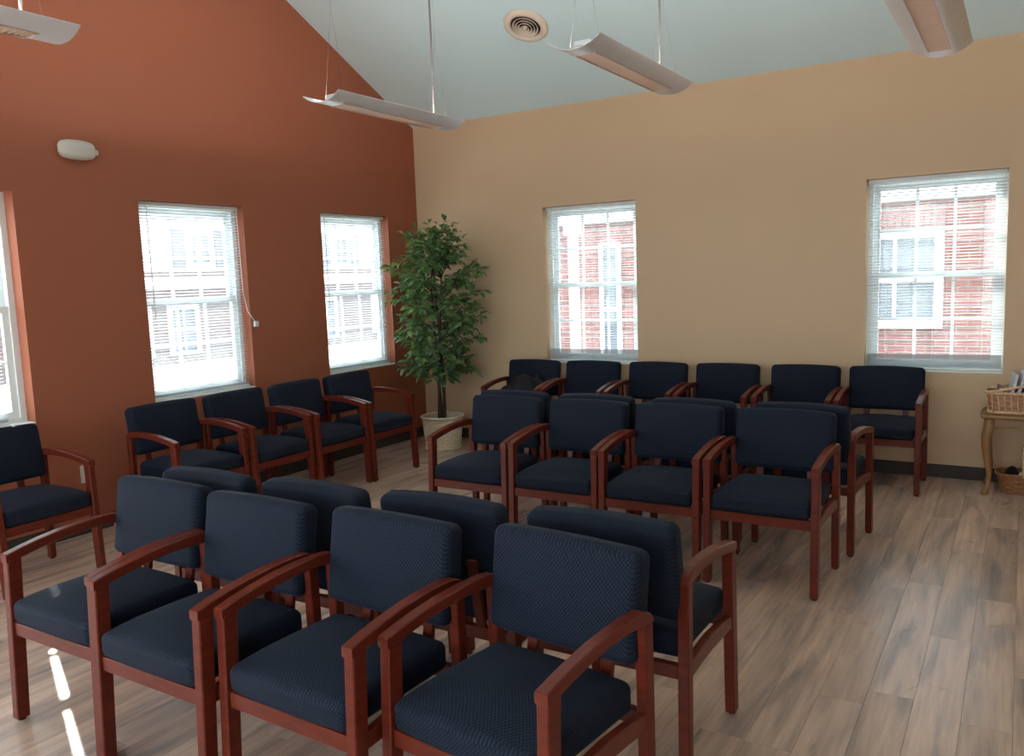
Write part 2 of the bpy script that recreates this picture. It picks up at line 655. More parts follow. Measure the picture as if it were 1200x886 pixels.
# ceiling: two slopes
bm = bmesh.new()
th = 0.12
prism(bm, [(T, ZC - SL * T), (YM, ZRIDGE), (YF - T, ZC - SL * T), (YF - T, ZC - SL * T + th), (YM, ZRIDGE + th), (T, ZC - SL * T + th)], -T, XR + T, 0)
tag(obj('ceiling', bm, AQUA), kind='structure')
# baseboards
tag(box('baseboard_back', BASEB, 0.012, XR, -0.012, 0, 0, 0.095, bev=0.004), kind='structure')
tag(box('baseboard_left', BASEB, 0, 0.012, YF, 0, 0, 0.095, bev=0.004), kind='structure')

# ------------------------------------------------------------------ windows and blinds (local: x across, +y outwards, z up from the sill)


def window_unit(n, loc, rz, wd, ht, full_detail=True):
    root = empty('window_%d' % n, loc, rz)
    tag(root, kind='structure')
    hw = wd / 2
    fw = 0.038
    bm = bmesh.new()
    for a in ((-hw, -hw + fw, 0, ht), (hw - fw, hw, 0, ht), (-hw + fw, hw - fw, 0, fw), (-hw + fw, hw - fw, ht - fw, ht)):
        bx(bm, a[0], a[1], 0.095, 0.165, a[2], a[3])
    obj('window_frame', bm, VINYL, root)
    if full_detail:
        box('window_sill', SILLM, -hw, hw, 0.0, 0.095, 0, 0.012, root, bev=0.003)
    iw = hw - fw
    mid = ht / 2
    for k, (z0, z1, y0, nm) in enumerate(((fw, mid + 0.02, 0.105, 'lower_sash'), (mid - 0.02, ht - fw, 0.135, 'upper_sash'))):
        st = 0.042
        bm = bmesh.new()
        for a in ((-iw, -iw + st, z0, z1), (iw - st, iw, z0, z1), (-iw + st, iw - st, z0, z0 + st), (-iw + st, iw - st, z1 - st, z1)):
            bx(bm, a[0], a[1], y0, y0 + 0.026, a[2], a[3])
        sash = obj(nm, bm, VINYL, root)
        gx0, gx1, gz0, gz1 = -iw + st, iw - st, z0 + st, z1 - st
        mw = 0.010
        cols, rows = 3, 2
        bm = bmesh.new()
        for c in range(1, cols):
            xm = gx0 + (gx1 - gx0) * c / cols
            bx(bm, xm - mw, xm + mw, y0 + 0.006, y0 + 0.020, gz0, gz1)
        for r_ in range(1, rows):
            zm = gz0 + (gz1 - gz0) * r_ / rows
            bx(bm, gx0, gx1, y0 + 0.007, y0 + 0.019, zm - mw, zm + mw)
        obj('muntin', bm, VINYL, sash)
        for c in range(cols):
            for r_ in range(rows):
                xa, xb = gx0 + (gx1 - gx0) * c / cols, gx0 + (gx1 - gx0) * (c + 1) / cols
                za, zb = gz0 + (gz1 - gz0) * r_ / rows, gz0 + (gz1 - gz0) * (r_ + 1) / rows
                box('pane', GLASS, xa + 0.001, xb - 0.001, y0 + 0.0115, y0 + 0.0145, za + 0.001, zb - 0.001, sash)
    # let the sampler find the sky through this opening
    ld = bpy.data.lights.new('daylight_portal', 'AREA')
    ld.shape = 'RECTANGLE'
    ld.size, ld.size_y = wd, ht
    ld.cycles.is_portal = True
    lo = bpy.data.objects.new('daylight_portal', ld)
    COL.objects.link(lo)
    mw_ = Matrix.Translation(Vector(loc)) @ Matrix.Rotation(rz, 4, 'Z') @ Matrix.Translation((0, 0.20, ht / 2))
    lo.matrix_world = mw_ @ Matrix.Rotation(R(-90), 4, 'X')
    return root


def slat_mesh(wd, tilt, up):
    """crowned slat cross-section in y,z, extruded along x"""
    bm = bmesh.new()
    d, crown, t = 0.0125, 0.0022, 0.0007
    top = [(-d, 0), (-d / 2, crown * 0.75), (0, crown), (d / 2, crown * 0.75), (d, 0)]
    pts = [(a, b + t) for a, b in top] + [(a, b) for a, b in reversed(top)]
    c_, s_ = math.cos(tilt), math.sin(tilt)
    pts = [(a * c_ - b * s_, a * s_ + b * c_) for a, b in pts]
    prism(bm, pts, -wd / 2, wd / 2, 0)
    bmesh.ops.recalc_face_normals(bm, faces=bm.faces[:])
    me = bpy.data.meshes.new('slat')
    bm.to_mesh(me)
    bm.free()
    me.materials.append(SLAT)
    return me


def blind(loc, rz, wd, ht, tilt, label, gap_r=0.012, gap_l=0.012, stack=16, cord=False):
    root = empty('window_blind', loc, rz)
    tag(root, label, 'blind', 'white horizontal window blinds')
    xa, xb = -wd / 2 + gap_l, wd / 2 - gap_r
    cx, bw = (xa + xb) / 2, xb - xa
    yc = 0.062
    box('headrail', VINYL, xa, xb, yc - 0.018, yc + 0.018, ht - 0.028, ht - 0.002, root, bev=0.002)
    me = slat_mesh(bw, tilt, 1)
    mef = slat_mesh(bw, 0, 1)
    z = 0.034
    for k in range(stack):
        obj('slat', mef, None, root, loc=(cx, yc, z))
        z += 0.0052
    z += 0.010
    while z < ht - 0.042:
        obj('slat', me, None, root, loc=(cx, yc, z))
        z += 0.0215
    box('bottom_rail', VINYL, xa, xb, yc - 0.013, yc + 0.013, 0.014, 0.030, root, bev=0.002)
    for fx in (0.14, 0.5, 0.86):
        bm = bmesh.new()
        for yy in (-0.0135, 0.0135):
            tube(bm, [(xa + bw * fx, yc + yy, 0.03), (xa + bw * fx, yc + yy, ht - 0.03)], 0.0008, 4)
        obj('ladder_cord', bm, VINYL, root)
    bm = bmesh.new()
    tube(bm, [(xa + 0.07, yc - 0.026, ht - 0.03), (xa + 0.072, yc - 0.028, ht * 0.42)], 0.0035, 6)
    obj('tilt_wand', bm, VINYL, root)
    if cord:
        bm = bmesh.new()
        tube(bm, [(xb - 0.02, yc - 0.022, ht - 0.03), (xb - 0.018, 0.03, 0.75), (xb - 0.01, 0.004, 0.60), (wd / 2 + 0.012, -0.010, 0.545), (wd / 2 + 0.030, -0.012, 0.52)], 0.003, 6)
        obj('pull_cord', bm, VINYL, root)
        bm = roundbox(0.020, 0.012, 0.022, 0.006, 2, 2)
        obj('cord_tassel', bm, VINYL, root, smooth=True, loc=(wd / 2 + 0.040, -0.014, 0.498))
    return root


H = ZT - ZB
llab = ['white slatted blind at the left edge of the photo, cut off by the frame',
        'white slatted blind on orange wall with cord tassel hooked beside it',
        'white slatted blind on orange wall next to the potted tree']
n = 1
for k, (a, b) in enumerate(LWIN):
    loc = (0, (a + b) / 2, ZB)
    window_unit(n, loc, R(90), b - a, H)
    blind(loc, R(90), b - a, H, R(-17), llab[k], gap_r=0.131 if k == 0 else 0.010, stack=3, cord=(k == 1))
    n += 1
blab = ['white slatted blind on tan wall right of the potted tree', 'white slatted blind on tan wall near the basket table']
for k, (a, b) in enumerate(BWIN):
    loc = ((a + b) / 2, 0, ZB)
    window_unit(n, loc, 0, b - a, H)
    blind(loc, 0, b - a, H, R(-12), blab[k], stack=18)
    n += 1
for a, b, z0, z1 in LWIN_FILL:  # window units for the added left-wall glazing, out of view, daylight fill only
    window_unit(n, (0, (a + b) / 2, z0), R(90), b - a, z1 - z0)
    n += 1
for a, b, z0, z1 in FWIN_FILL:  # window units in the added front-wall openings, unseen, brightening the room
    window_unit(n, ((a + b) / 2, YF, z0), R(180), b - a, z1 - z0)
    n += 1

# ------------------------------------------------------------------ outside
tag(box('ground', XGROUND, -60, 60, -60, 60, -3.5, -3.3), kind='structure')


def ext_window(parent, x0, x1, z0, z1, depth_axis, plane, sign, cols=2, rows=2, trim=0.09):
    """window of a far building: white casing, dark panes"""
    def B(name, m_, a0, a1, d0, d1, c0, c1, par):
        lo, hi = sorted((plane + sign * d0, plane + sign * d1))
        if depth_axis == 1:
            return box(name, m_, a0, a1, lo, hi, c0, c1, par)
        return box(name, m_, lo, hi, a0, a1, c0, c1, par)
    bm = bmesh.new()

    def add(a0, a1, d0, d1, c0, c1):
        lo, hi = sorted((plane + sign * d0, plane + sign * d1))
        if depth_axis == 1: bx(bm, a0, a1, lo, hi, c0, c1)
        else: bx(bm, lo, hi, a0, a1, c0, c1)
    add(x0 - trim, x0, 0, 0.08, z0 - trim, z1 + trim)
    add(x1, x1 + trim, 0, 0.08, z0 - trim, z1 + trim)
    add(x0, x1, 0, 0.08, z1, z1 + trim)
    add(x0, x1, 0, 0.10, z0 - trim, z0)
    add(x0, x1, 0, 0.06, (z0 + z1) / 2 - 0.03, (z0 + z1) / 2 + 0.03)
    for c in range(1, cols):
        xm = x0 + (x1 - x0) * c / cols
        add(xm - 0.02, xm + 0.02, 0, 0.05, z0, z1)
    win = obj('window', bm, XWHITE, parent)
    for c in range(cols):
        for r_ in range(rows):
            B('pane', XGLASS, x0 + (x1 - x0) * c / cols + 0.005, x0 + (x1 - x0) * (c + 1) / cols - 0.005, 0.005, 0.02,
              z0 + (z1 - z0) * r_ / rows + 0.005, z0 + (z1 - z0) * (r_ + 1) / rows - 0.005, win)
    return win


# brick building behind the tan wall
YB = 4.0
bb = empty('brick_building', (0, 0, 0))
tag(bb, 'red brick building with white window seen through the tan wall windows', 'building')
box('wall', BRICKX, -3.2, 9.0, YB, YB + 0.3, -3.3, 2.6, bb)
box('fascia', XWHITE, -3.4, 9.2, YB - 0.10, YB, 2.26, 2.75, bb)
bm = bmesh.new()
prism(bm, [(YB - 0.25, 2.75), (YB + 4.5, 5.2), (YB + 4.5, 5.4), (YB - 0.25, 2.90)], -3.5, 9.3, 0)
obj('roof', bm, XROOF, bb)
ext_window(bb, 3.45, 4.28, 0.90, 1.84, 1, YB, -1)
ext_window(bb, 0.14, 0.36, 0.2, 1.95, 1, YB, -1, cols=1, trim=0.04)
ext_window(bb, 6.2, 7.0, 0.90, 1.84, 1, YB, -1)
sol = bmesh.new()
bx(sol, -0.031, 0.031, -0.012, 0.012, -0.068, 0.068)
bevel(sol, 0.003)
sme = bpy.data.meshes.new('soldier_brick')
sol.to_mesh(sme); sol.free(); sme.materials.append(XSOLD)
for k in range(15):
    obj('soldier_brick', sme, None, bb, loc=(3.37 + k * 0.075, YB - 0.012, 2.06))
# porch column in front of it
pc = empty('porch_column', (0.80, 1.8, -3.3))
tag(pc, 'white square porch column outside, seen through window beside the potted tree', 'column')
box('shaft', XWHITE, -0.045, 0.045, -0.045, 0.045, 0.15, 5.3, pc)
box('base', XWHITE, -0.09, 0.09, -0.09, 0.09, 0, 0.15, pc)
box('capital', XWHITE, -0.08, 0.08, -0.08, 0.08, 5.3, 5.42, pc)

# pale town house across the street, beyond the orange wall
XB = -12.0
th_ = empty('town_house', (0, 0, 0))
tag(th_, 'pale town house with dark shutters seen through the orange wall windows', 'building')
box('brick_wall', BRICKY, XB - 0.3, XB, 0.5, 17.0, -3.3, 2.0, th_)
box('siding_wall', XWHITE, XB - 0.3, XB - 0.02, 0.5, 17.0, 2.0, 3.5, th_)
box('cornice', XWHITE, XB - 0.3, XB + 0.35, 0.3, 17.2, 3.5, 3.75, th_)
box('band', XWHITE, XB - 0.1, XB + 0.06, 0.5, 17.0, 1.60, 1.86, th_)
box('band', XWHITE, XB - 0.1, XB + 0.08, 0.5, 17.0, -0.85, -0.18, th_)
bm = bmesh.new()
prism(bm, [(XB + 0.35, 3.75), (XB - 3.5, 5.6), (XB - 3.5, 5.8), (XB + 0.35, 3.9)], 0.3, 17.2, 1)
obj('roof', bm, XROOF, th_)
for yc in (1.6, 4.3, 6.85, 9.3, 11.75, 14.3):
    ext_window(th_, yc - 0.26, yc + 0.26, 2.18, 2.86, 0, XB - 0.02, 1, trim=0.10)
    for s in (-1, 1):
        sh = bmesh.new()
        yy = yc + s * 0.61
        bx(sh, XB - 0.02, XB + 0.02, yy - 0.17, yy + 0.17, 2.05, 3.02)
        so = obj('shutter', sh, XSHUT, th_)
for yc in (2.6, 4.9, 6.2, 8.6, 11.0, 13.4):
    ext_window(th_, yc - 0.33, yc + 0.33, 0.1, 1.10, 0, XB, 1)
    ext_window(th_, yc - 0.33, yc + 0.33, -2.1, -1.05, 0, XB, 1)

# ------------------------------------------------------------------ chairs
CW, AW = 0.556, 0.038
HXO = CW / 2


def make_chair():
    root = empty('waiting_chair')
    # wooden side frames
    for s in (-1, 1):
        xa, xb = (HXO - AW, HXO) if s > 0 else (-HXO, -HXO + AW)
        # front leg, leaning a little forward towards the floor
        bm = bmesh.new()
        prism(bm, [(-0.276, 0.008), (-0.230, 0.008), (-0.200, 0.614), (-0.252, 0.600)], xa + 0.001, xb - 0.001, 0)
        bevel(bm, 0.0035)
        lg = obj('leg', bm, WOOD, root)
        bm = bmesh.new()
        lathe(bm, [(0.013, 0), (0.014, 0.006), (0.012, 0.0085)], 12, c=((xa + xb) / 2, -0.253, 0))
        obj('glide', bm, GLIDE, lg)
        bm = bmesh.new()
        prism(bm, [(0.196, 0.008), (0.232, 0.008), (0.226, 0.628), (0.184, 0.628)], xa + 0.001, xb - 0.001, 0)
        bevel(bm, 0.0035)
        lg = obj('leg', bm, WOOD, root)
        bm = bmesh.new()
        lathe(bm, [(0.013, 0), (0.014, 0.006), (0.012, 0.0085)], 12, c=((xa + xb) / 2, 0.214, 0))
        obj('glide', bm, GLIDE, lg)
        # curved arm
        st = [(-0.256, 0.625, 0.596), (-0.252, 0.628, 0.594), (-0.20, 0.640, 0.603), (-0.13, 0.653, 0.617), (-0.05, 0.664, 0.629), (0.03, 0.670, 0.635),
              (0.10, 0.672, 0.636), (0.16, 0.670, 0.632), (0.19, 0.665, 0.627), (0.212, 0.655, 0.626), (0.222, 0.645, 0.626), (0.228, 0.634, 0.626)]
        bm = bmesh.new()
        loft(bm, st, xa, xb, 0.0035)
        obj('arm', bm, WOODY, root)
        # side rail, gently arched
        bm = bmesh.new()
        loft(bm, [(-0.215, 0.372, 0.328), (-0.10, 0.386, 0.334), (0.0, 0.392, 0.337), (0.10, 0.388, 0.334), (0.192, 0.376, 0.328)], xa + 0.006, xb - 0.006, 0.002)
        obj('side_rail', bm, WOODY, root)
    xi = HXO - AW
    box('front_rail', WOOD, -xi, xi, -0.252, -0.226, 0.326, 0.374, root, bev=0.002)
    box('rear_rail', WOOD, -xi, xi, 0.196, 0.222, 0.330, 0.374, root, bev=0.002)
    for s in (-1, 1):
        bm = bmesh.new()
        prism(bm, [(0.199, 0.372), (0.219, 0.372), (0.262, 0.62), (0.245, 0.62)], s * 0.13 - 0.018, s * 0.13 + 0.018, 0)
        bevel(bm, 0.002)
        obj('back_support', bm, WOOD, root)
    # seat cushion
    bm = roundbox(xi - 0.002, 0.222, 0.045, 0.026, 8, 4)
    for v in bm.verts:
        u, t_ = v.co.x / xi, v.co.y / 0.222
        up = max(0.0, v.co.z / 0.045)
        if t_ < -0.6:
            v.co.y -= 0.010 * (1 - u * u) * (-t_ - 0.6) / 0.4
        v.co.z += up * 0.034 * (1 - u * u) * (1 - 0.8 * t_ * t_)
        if t_ < -0.3:
            v.co.z -= up * 0.010 * ((-t_ - 0.3) / 0.7) ** 2
        v.co += Vector((0, -0.036, 0.4195))
    obj('seat_cushion', bm, FABRIC, root, smooth=True)
    # back cushion, reclined
    hb, tb = 0.154, 0.044
    bm = roundbox(xi + 0.012, tb, hb, 0.030, 8, 5)
    rec = R(9)
    for v in bm.verts:
        u, t_ = v.co.x / xi, v.co.z / hb
        if v.co.y < 0:
            v.co.y -= 0.012 * (1 - u * u) * (1 - t_ * t_)
        v.co.y += 0.010 * u * u
        v.co.z += 0.008 * (1 - u * u) * (1 if t_ > 0 else 0) * t_
        if t_ < -0.5 and v.co.y > 0:
            v.co.y -= 0.012 * (-t_ - 0.5) / 0.5
        y, z = v.co.y, v.co.z
        v.co.y = y * math.cos(rec) + z * math.sin(rec)
        v.co.z = z * math.cos(rec) - y * math.sin(rec)
        v.co += Vector((0, 0.205, 0.662))
    obj('back_cushion', bm, FABRIC, root, smooth=True)
    return root


proto = make_chair()
PITCH_ = 0.558
chairs = []
G = 'navy armchairs along the tan wall'
A = [(1.44, -0.47, 2), (2.01, -0.45, 1), (2.59, -0.43, 0), (3.17, -0.42, 0), (3.755, -0.39, -1), (4.322, -0.365, 0)]
AL = ['navy armchair by the tan wall holding a black jacket, next to the tree',
      'navy armchair by the tan wall under the narrower-looking window, second from the potted tree',
      'navy armchair by the tan wall, third from the potted tree',
      'navy armchair by the tan wall, fourth from the potted tree',
      'navy armchair by the tan wall, fifth from the potted tree',
      'navy armchair by the tan wall nearest the basket table, its front fully open to view']
for (x, y, a), l in zip(A, AL): chairs.append((x, y, a, l, G))
G = 'navy armchairs along the orange wall'
L = [(0.53, -3.235, 90), (0.56, -2.668, 90.5), (0.585, -2.10, 90.5), (0.60, -1.535, 89.5)]
LL = ['navy armchair by the orange wall under the middle window, farthest from the potted tree',
      'navy armchair by the orange wall, second of four counted away from the camera',
      'navy armchair by the orange wall, third of four counted away from the camera',
      'navy armchair by the orange wall nearest the potted tree']
for (x, y, a), l in zip(L, LL): chairs.append((x, y, a, l, G))
chairs.append((0.515, -4.295, 92, 'navy armchair at the left edge of the photo, standing alone by the orange wall', G))
G = 'navy armchairs in the middle block'
B1 = [(2.412, -2.51, 0), (2.972, -2.50, 0), (3.532, -2.495, 0), (4.105, -2.485, -1)]
BL = ['navy armchair in the middle block, front row, leftmost', 'navy armchair in the middle block, front row, second from left',
      'navy armchair in the middle block, front row, third from left', 'navy armchair in the middle block, front row, rightmost']
for (x, y, a), l in zip(B1, BL): chairs.append((x, y, a, l, G))
B2 = [(2.34, -1.85, 180), (2.93, -1.85, 180), (3.545, -1.84, 179), (4.155, -1.82, 177)]
BL2 = ['navy armchair in the middle block seen from behind, leftmost of the hidden row', 'navy armchair in the middle block seen from behind, second from left of the hidden row',
       'navy armchair in the middle block seen from behind, third from left of the hidden row', 'navy armchair in the middle block seen from behind, rightmost, its side frame in view']
for (x, y, a), l in zip(B2, BL2): chairs.append((x, y, a, l, G))
G = 'navy armchairs in the front block'
C1 = [(2.308, -4.905, 0), (2.872, -4.925, -0.5), (3.452, -4.895, -2), (4.035, -4.85, -7)]
CL = ['navy armchair in the front block, front row, leftmost', 'navy armchair in the front block, front row, second from left',
      'navy armchair in the front block, front row, third from left', 'large navy armchair in the front block, nearest to the camera']
for (x, y, a), l in zip(C1, CL): chairs.append((x, y, a, l, G))
C2 = [(2.36, -4.27, 180), (2.92, -4.24, 180), (3.48, -4.20, 180), (4.062, -4.165, 180)]
CL2 = ['navy armchair in the front block turned away, only its back top showing, leftmost', 'navy armchair in the front block turned away, only its back top showing, second from left',
       'navy armchair in the front block turned away, third from left', 'navy armchair in the front block turned away, rightmost, with its arm and legs in view']
for (x, y, a), l in zip(C2, CL2): chairs.append((x, y, a, l, G))
for k, (x, y, a, l, g) in enumerate(chairs):
    o = proto if k == 0 else copy_tree(proto)
    o.location = (x, y, 0)
    o.rotation_euler = (0, 0, R(a))
    tag(o, l, 'chair', g)

# ------------------------------------------------------------------ pendant lights


def make_light():
    root = empty('pendant_light')
    L_, hw, sag = 1.15, 0.128, 0.045
    # curved metal shell with an open slot for the louver
    bm = bmesh.new()
    nx = 14
    xs = [-hw + 2 * hw * k / nx for k in range(nx + 1)]
    slot = 0.046
    t = 0.003

    def zf(x_): return sag * (abs(x_) / hw) ** 2.2

    def strip(x0, x1, y0, y1, nn):
        pts = [x0 + (x1 - x0) * k / nn for k in range(nn + 1)]
        out = [(a, zf(a)) for a in pts] + [(a, zf(a) + t) for a in reversed(pts)]
        prism(bm, out, y0, y1, 1)
    strip(-hw, -slot, -L_ / 2, L_ / 2, 8)
    strip(slot, hw, -L_ / 2, L_ / 2, 8)
    strip(-slot, slot, -L_ / 2, -L_ / 2 + 0.12, 4)
    strip(-slot, slot, L_ / 2 - 0.12, L_ / 2, 4)
    obj('shell', bm, METALW, root)
    bm = bmesh.new()
    y0, y1 = -L_ / 2 + 0.12, L_ / 2 - 0.12
    k = 0
    nb = 40
    for k in range(nb + 1):
        yy = y0 + (y1 - y0) * k / nb
        bx(bm, -slot, slot, yy - 0.0012, yy + 0.0012, 0.002, 0.026)
    bx(bm, -slot - 0.002, -slot, y0, y1, 0.0, 0.037)
    bx(bm, slot, slot + 0.002, y0, y1, 0.0, 0.037)
    obj('louver', bm, LOUVM, root)
    box('reflector', REFL, -slot, slot, y0, y1, 0.031, 0.033, root)
    for sx in (-0.022, 0.022):
        bm = bmesh.new()
        tube(bm, [(sx, y0 - 0.02, 0.050), (sx, y1 + 0.02, 0.050)], 0.008, 10)
        obj('lamp_tube', bm, TUBE, root, smooth=True)
    bm = bmesh.new()
    for s in (-1, 1):
        bx(bm, -0.040, 0.040, s * (L_ / 2 - 0.10) - 0.012, s * (L_ / 2 - 0.10) + 0.012, 0.036, 0.056)
    bx(bm, -0.006, 0.006, y0, y1, 0.037, 0.041)
    obj('lamp_holder', bm, METALW, root)
    return root


lproto = make_light()
LZ = 2.505
lights = [(1.97, -2.74, 'white curved pendant light in front of the orange gable', True),
          (3.49, -2.80, 'white curved pendant light hanging beside the round ceiling vent', True),
          (4.79, -2.72, 'white curved pendant light at top right, cut by the photo edge', True),
          (1.88, -5.22, 'white curved pendant light at top left corner of the photo', True)]


def ceil_z(y):
    return ZC - SL * y if y > YM else ZRIDGE + SL * (y - YM)


for k, (x, y, l, c) in enumerate(lights):
    o = lproto if k == 0 else copy_tree(lproto)
    o.location = (x, y, LZ + (0.03 if k == 3 else 0))
    tag(o, l, 'pendant light', 'curved pendant lights')
for k, (x, y, l, c) in enumerate(lights):
    o = [q for q in COL.objects if q.parent is None and q.get('label') == l][0]
    for s in (-1, 1):
        yy = s * 0.46
        zt = ceil_z(y + yy) - LZ
        bm = bmesh.new()
        tube(bm, [(-0.075, yy, 0.028), (0, yy, 0.50), (0.075, yy, 0.028)], 0.0009, 5)
        tube(bm, [(0, yy, 0.50), (0, yy, zt)], 0.0009, 5)
        obj('suspension_wire', bm, WIRE, o)
    zt = ceil_z(y + 0.42) - LZ
    bm = bmesh.new()
    tube(bm, [(0.0, 0.42, 0.075), (0.004, 0.42, zt * 0.35), (-0.004, 0.42, zt * 0.7), (0, 0.42, zt)], 0.006, 8)
    obj('power_cord', bm, CORD, o)
    bm = bmesh.new()
    lathe(bm, [(0.045, -0.012), (0.06, 0.0), (0.06, 0.01)], 24)
    cn = obj('canopy_plate', bm, METALW, o, loc=(0, 0.42, zt - 0.002), rot=(math.atan(-SL) if y + .42 > YM else math.atan(SL), 0, 0))

# ------------------------------------------------------------------ ceiling vent
vent = empty('ceiling_vent', (1.812, -0.863, ceil_z(-0.863) - 0.002))
vent.rotation_euler = (math.atan(-SL), 0, 0)
tag(vent, 'round cream ceiling vent with concentric rings', 'vent')
bm = bmesh.new()
lathe(bm, [(0.118, -0.004), (0.125, -0.022), (0.150, -0.020), (0.176, -0.004), (0.178, 0.0), (0.118, 0.0)], 48, closed=True)
obj('flange', bm, CREAM, vent, smooth=True)
bm = bmesh.new()
lathe(bm, [(0.12, -0.003), (0.12, 0.0)], 40)
obj('duct_backing', bm, DARK, vent)
for r_, dz in ((0.100, -0.020), (0.078, -0.025), (0.056, -0.030), (0.034, -0.035)):
    bm = bmesh.new()
    lathe(bm, [(r_ - 0.011, dz + 0.014), (r_, dz - 0.002), (r_ + 0.003, dz), (r_ - 0.008, dz + 0.016)], 40, closed=True)
    obj('ring', bm, CREAM, vent, smooth=True)
bm = bmesh.new()
lathe(bm, [(0.003, -0.040), (0.016, -0.036), (0.018, -0.026), (0.004, -0.003)], 24)
obj('hub', bm, CREAM, vent, smooth=True)

# ------------------------------------------------------------------ wall fixtures
al = empty('wall_alarm', (0, -3.487, 2.452))
tag(al, 'off-white oval dome fixture high on the orange wall', 'wall fixture')
bm = roundbox(0.034, 0.122, 0.062, 0.033, 6, 4)
for v in bm.verts:
    u = v.co.y / 0.122
    v.co.z *= math.sqrt(max(0.0, 1 - 0.60 * abs(u) ** 2.6))
    v.co.x *= 1 - 0.35 * u * u
    v.co.x += 0.028
obj('dome', bm, OFFW, al, smooth=True)
bm = roundbox(0.014, 0.016, 0.018, 0.009, 2, 3)
obj('side_knob', bm, OFFW, al, smooth=True, loc=(0.022, 0.128, -0.004))
bm = bmesh.new()
tube(bm, [(0.038, -0.088, 0.006), (0.052, -0.088, 0.006)], 0.008, 12)
obj('lens', bm, DARK, al)


def outlet(loc, rz, m_, lab):
    o = empty('wall_outlet', loc, rz)
    tag(o, lab, 'outlet')
    bm = bmesh.new()
    bx(bm, -0.036, 0.036, -0.006, 0, -0.058, 0.058)
    bevel(bm, 0.003)
    obj('cover_plate', bm, m_, o)
    for s in (-1, 1):
        bm = roundbox(0.017, 0.003, 0.014, 0.0025, 1, 2)
        obj('socket', bm, m_, o, loc=(0, -0.006, s * 0.021))


outlet((0, -3.62, 0.39), R(90), OUTW, 'cream power outlet low on the orange wall')
outlet((0.93, 0, 0.36), 0, OUTD, 'dark power outlet low on the tan wall behind the potted tree')

# ------------------------------------------------------------------ planter basket and ficus
PX, PY = 0.57, -0.50


def weave_body(rb, rt, h, n_st, rows, thick=0.010, amp=0.004, sup=2.0, ax=1.0, ay=1.0):
    """woven wall: rows of strands passing in front of and behind the stakes"""
    bm = bmesh.new()
    nth = n_st * 4
    nz = rows * 3
    rings = []
    for j in range(nz + 1):
        z = h * j / nz
        row = min(rows - 1, j // 3)
        ph = math.pi * (row % 2)
        prof = abs(math.sin(math.pi * ((j % 3) / 3.0 + 0.001)))
        ring = []
        for k in range(nth):
            a = 2 * math.pi * k / nth
            c_, s_ = math.cos(a), math.sin(a)
            rr = (abs(c_) ** sup + abs(s_) ** sup) ** (-1 / sup)
            r_ = rb + (rt - rb) * (z / h)
            q = r_ * rr + amp * prof * (1 + math.sin(n_st / 2 * a + ph)) - amp
            ring.append(bm.verts.new((q * c_ * ax, q * s_ * ay, z)))
        rings.append(ring)
    # inner wall and floor
    inner = []
    for z in (h, 0.012):
        ring = []
        for k in range(nth):
            a = 2 * math.pi * k / nth
            c_, s_ = math.cos(a), math.sin(a)
            rr = (abs(c_) ** sup + abs(s_) ** sup) ** (-1 / sup)
            q = (rb + (rt - rb) * (z / h)) * rr - thick
            ring.append(bm.verts.new((q * c_ * ax, q * s_ * ay, z)))
        inner.append(ring)
    allr = rings + inner
    for i_ in range(len(allr) - 1):
        for k in range(nth):
            bm.faces.new((allr[i_][k], allr[i_][(k + 1) % nth], allr[i_ + 1][(k + 1) % nth], allr[i_ + 1][k]))
    bm.faces.new(allr[0][::-1])
    bm.faces.new(allr[-1])
    return bm


def rim_path(r, z, sup=2.0, ax=1.0, ay=1.0, n_=48, wob=0.0, lift=None):
    out = []
    for k in range(n_ + 1):
        a = 2 * math.pi * k / n_
        c_, s_ = math.cos(a), math.sin(a)
        rr = r * (abs(c_) ** sup + abs(s_) ** sup) ** (-1 / sup)
        dz = lift(a) if lift else 0
        out.append((rr * c_ * ax + wob * math.cos(a * 20), rr * s_ * ay + wob * math.sin(a * 20), z + dz + wob * math.sin(a * 24)))
    return out


pot = empty('wicker_planter', (PX, PY, 0))
tag(pot, 'round pale wicker planter basket in the corner holding the artificial tree', 'planter')
obj('woven_wall', weave_body(0.160, 0.192, 0.295, 28, 15), WICK, pot, smooth=False)
for zz, rr_, tr in ((0.300, 0.195, 0.011), (0.010, 0.162, 0.010)):
    bm = bmesh.new()
    tube(bm, rim_path(rr_, zz, wob=0.0015, n_=72), tr, 8, cap=False)
    obj('rim', bm, WICK, pot, smooth=True)
bm = bmesh.new()
lathe(bm, [(0.172, 0.235), (0.176, 0.255), (0.10, 0.268), (0.02, 0.272)], 32)
obj('moss', bm, SOIL, pot, smooth=True)

tree = empty('ficus_tree', (PX, PY, 0.27))
tag(tree, 'tall artificial green ficus tree in the corner between the walls', 'plant')
rng = random.Random(11)
ZT0 = 0.27
stems = []
for k in range(3):
    a0 = 2.1 * k
    pts, rads = [], []
    top = (1.62, 1.45, 1.36)[k]
    for j in range(15):
        f = j / 14
        z = -0.01 + top * f
        tw = a0 + 3.0 * f
        rr = 0.030 * (1 - 0.4 * f) + 0.09 * max(0, f - 0.5) * (1 if k else 0.3)
        pts.append(Vector((rr * math.cos(tw) - 0.015 * f, rr * math.sin(tw), z)))
        rads.append(0.015 * (1 - 0.75 * f) + 0.002)
    stems.append(pts)
    bm = bmesh.new()
    tube(bm, pts, rads, 8)
    obj('stem', bm, BARK, tree, smooth=True)
brm = bmesh.new()
lfm = bmesh.new()


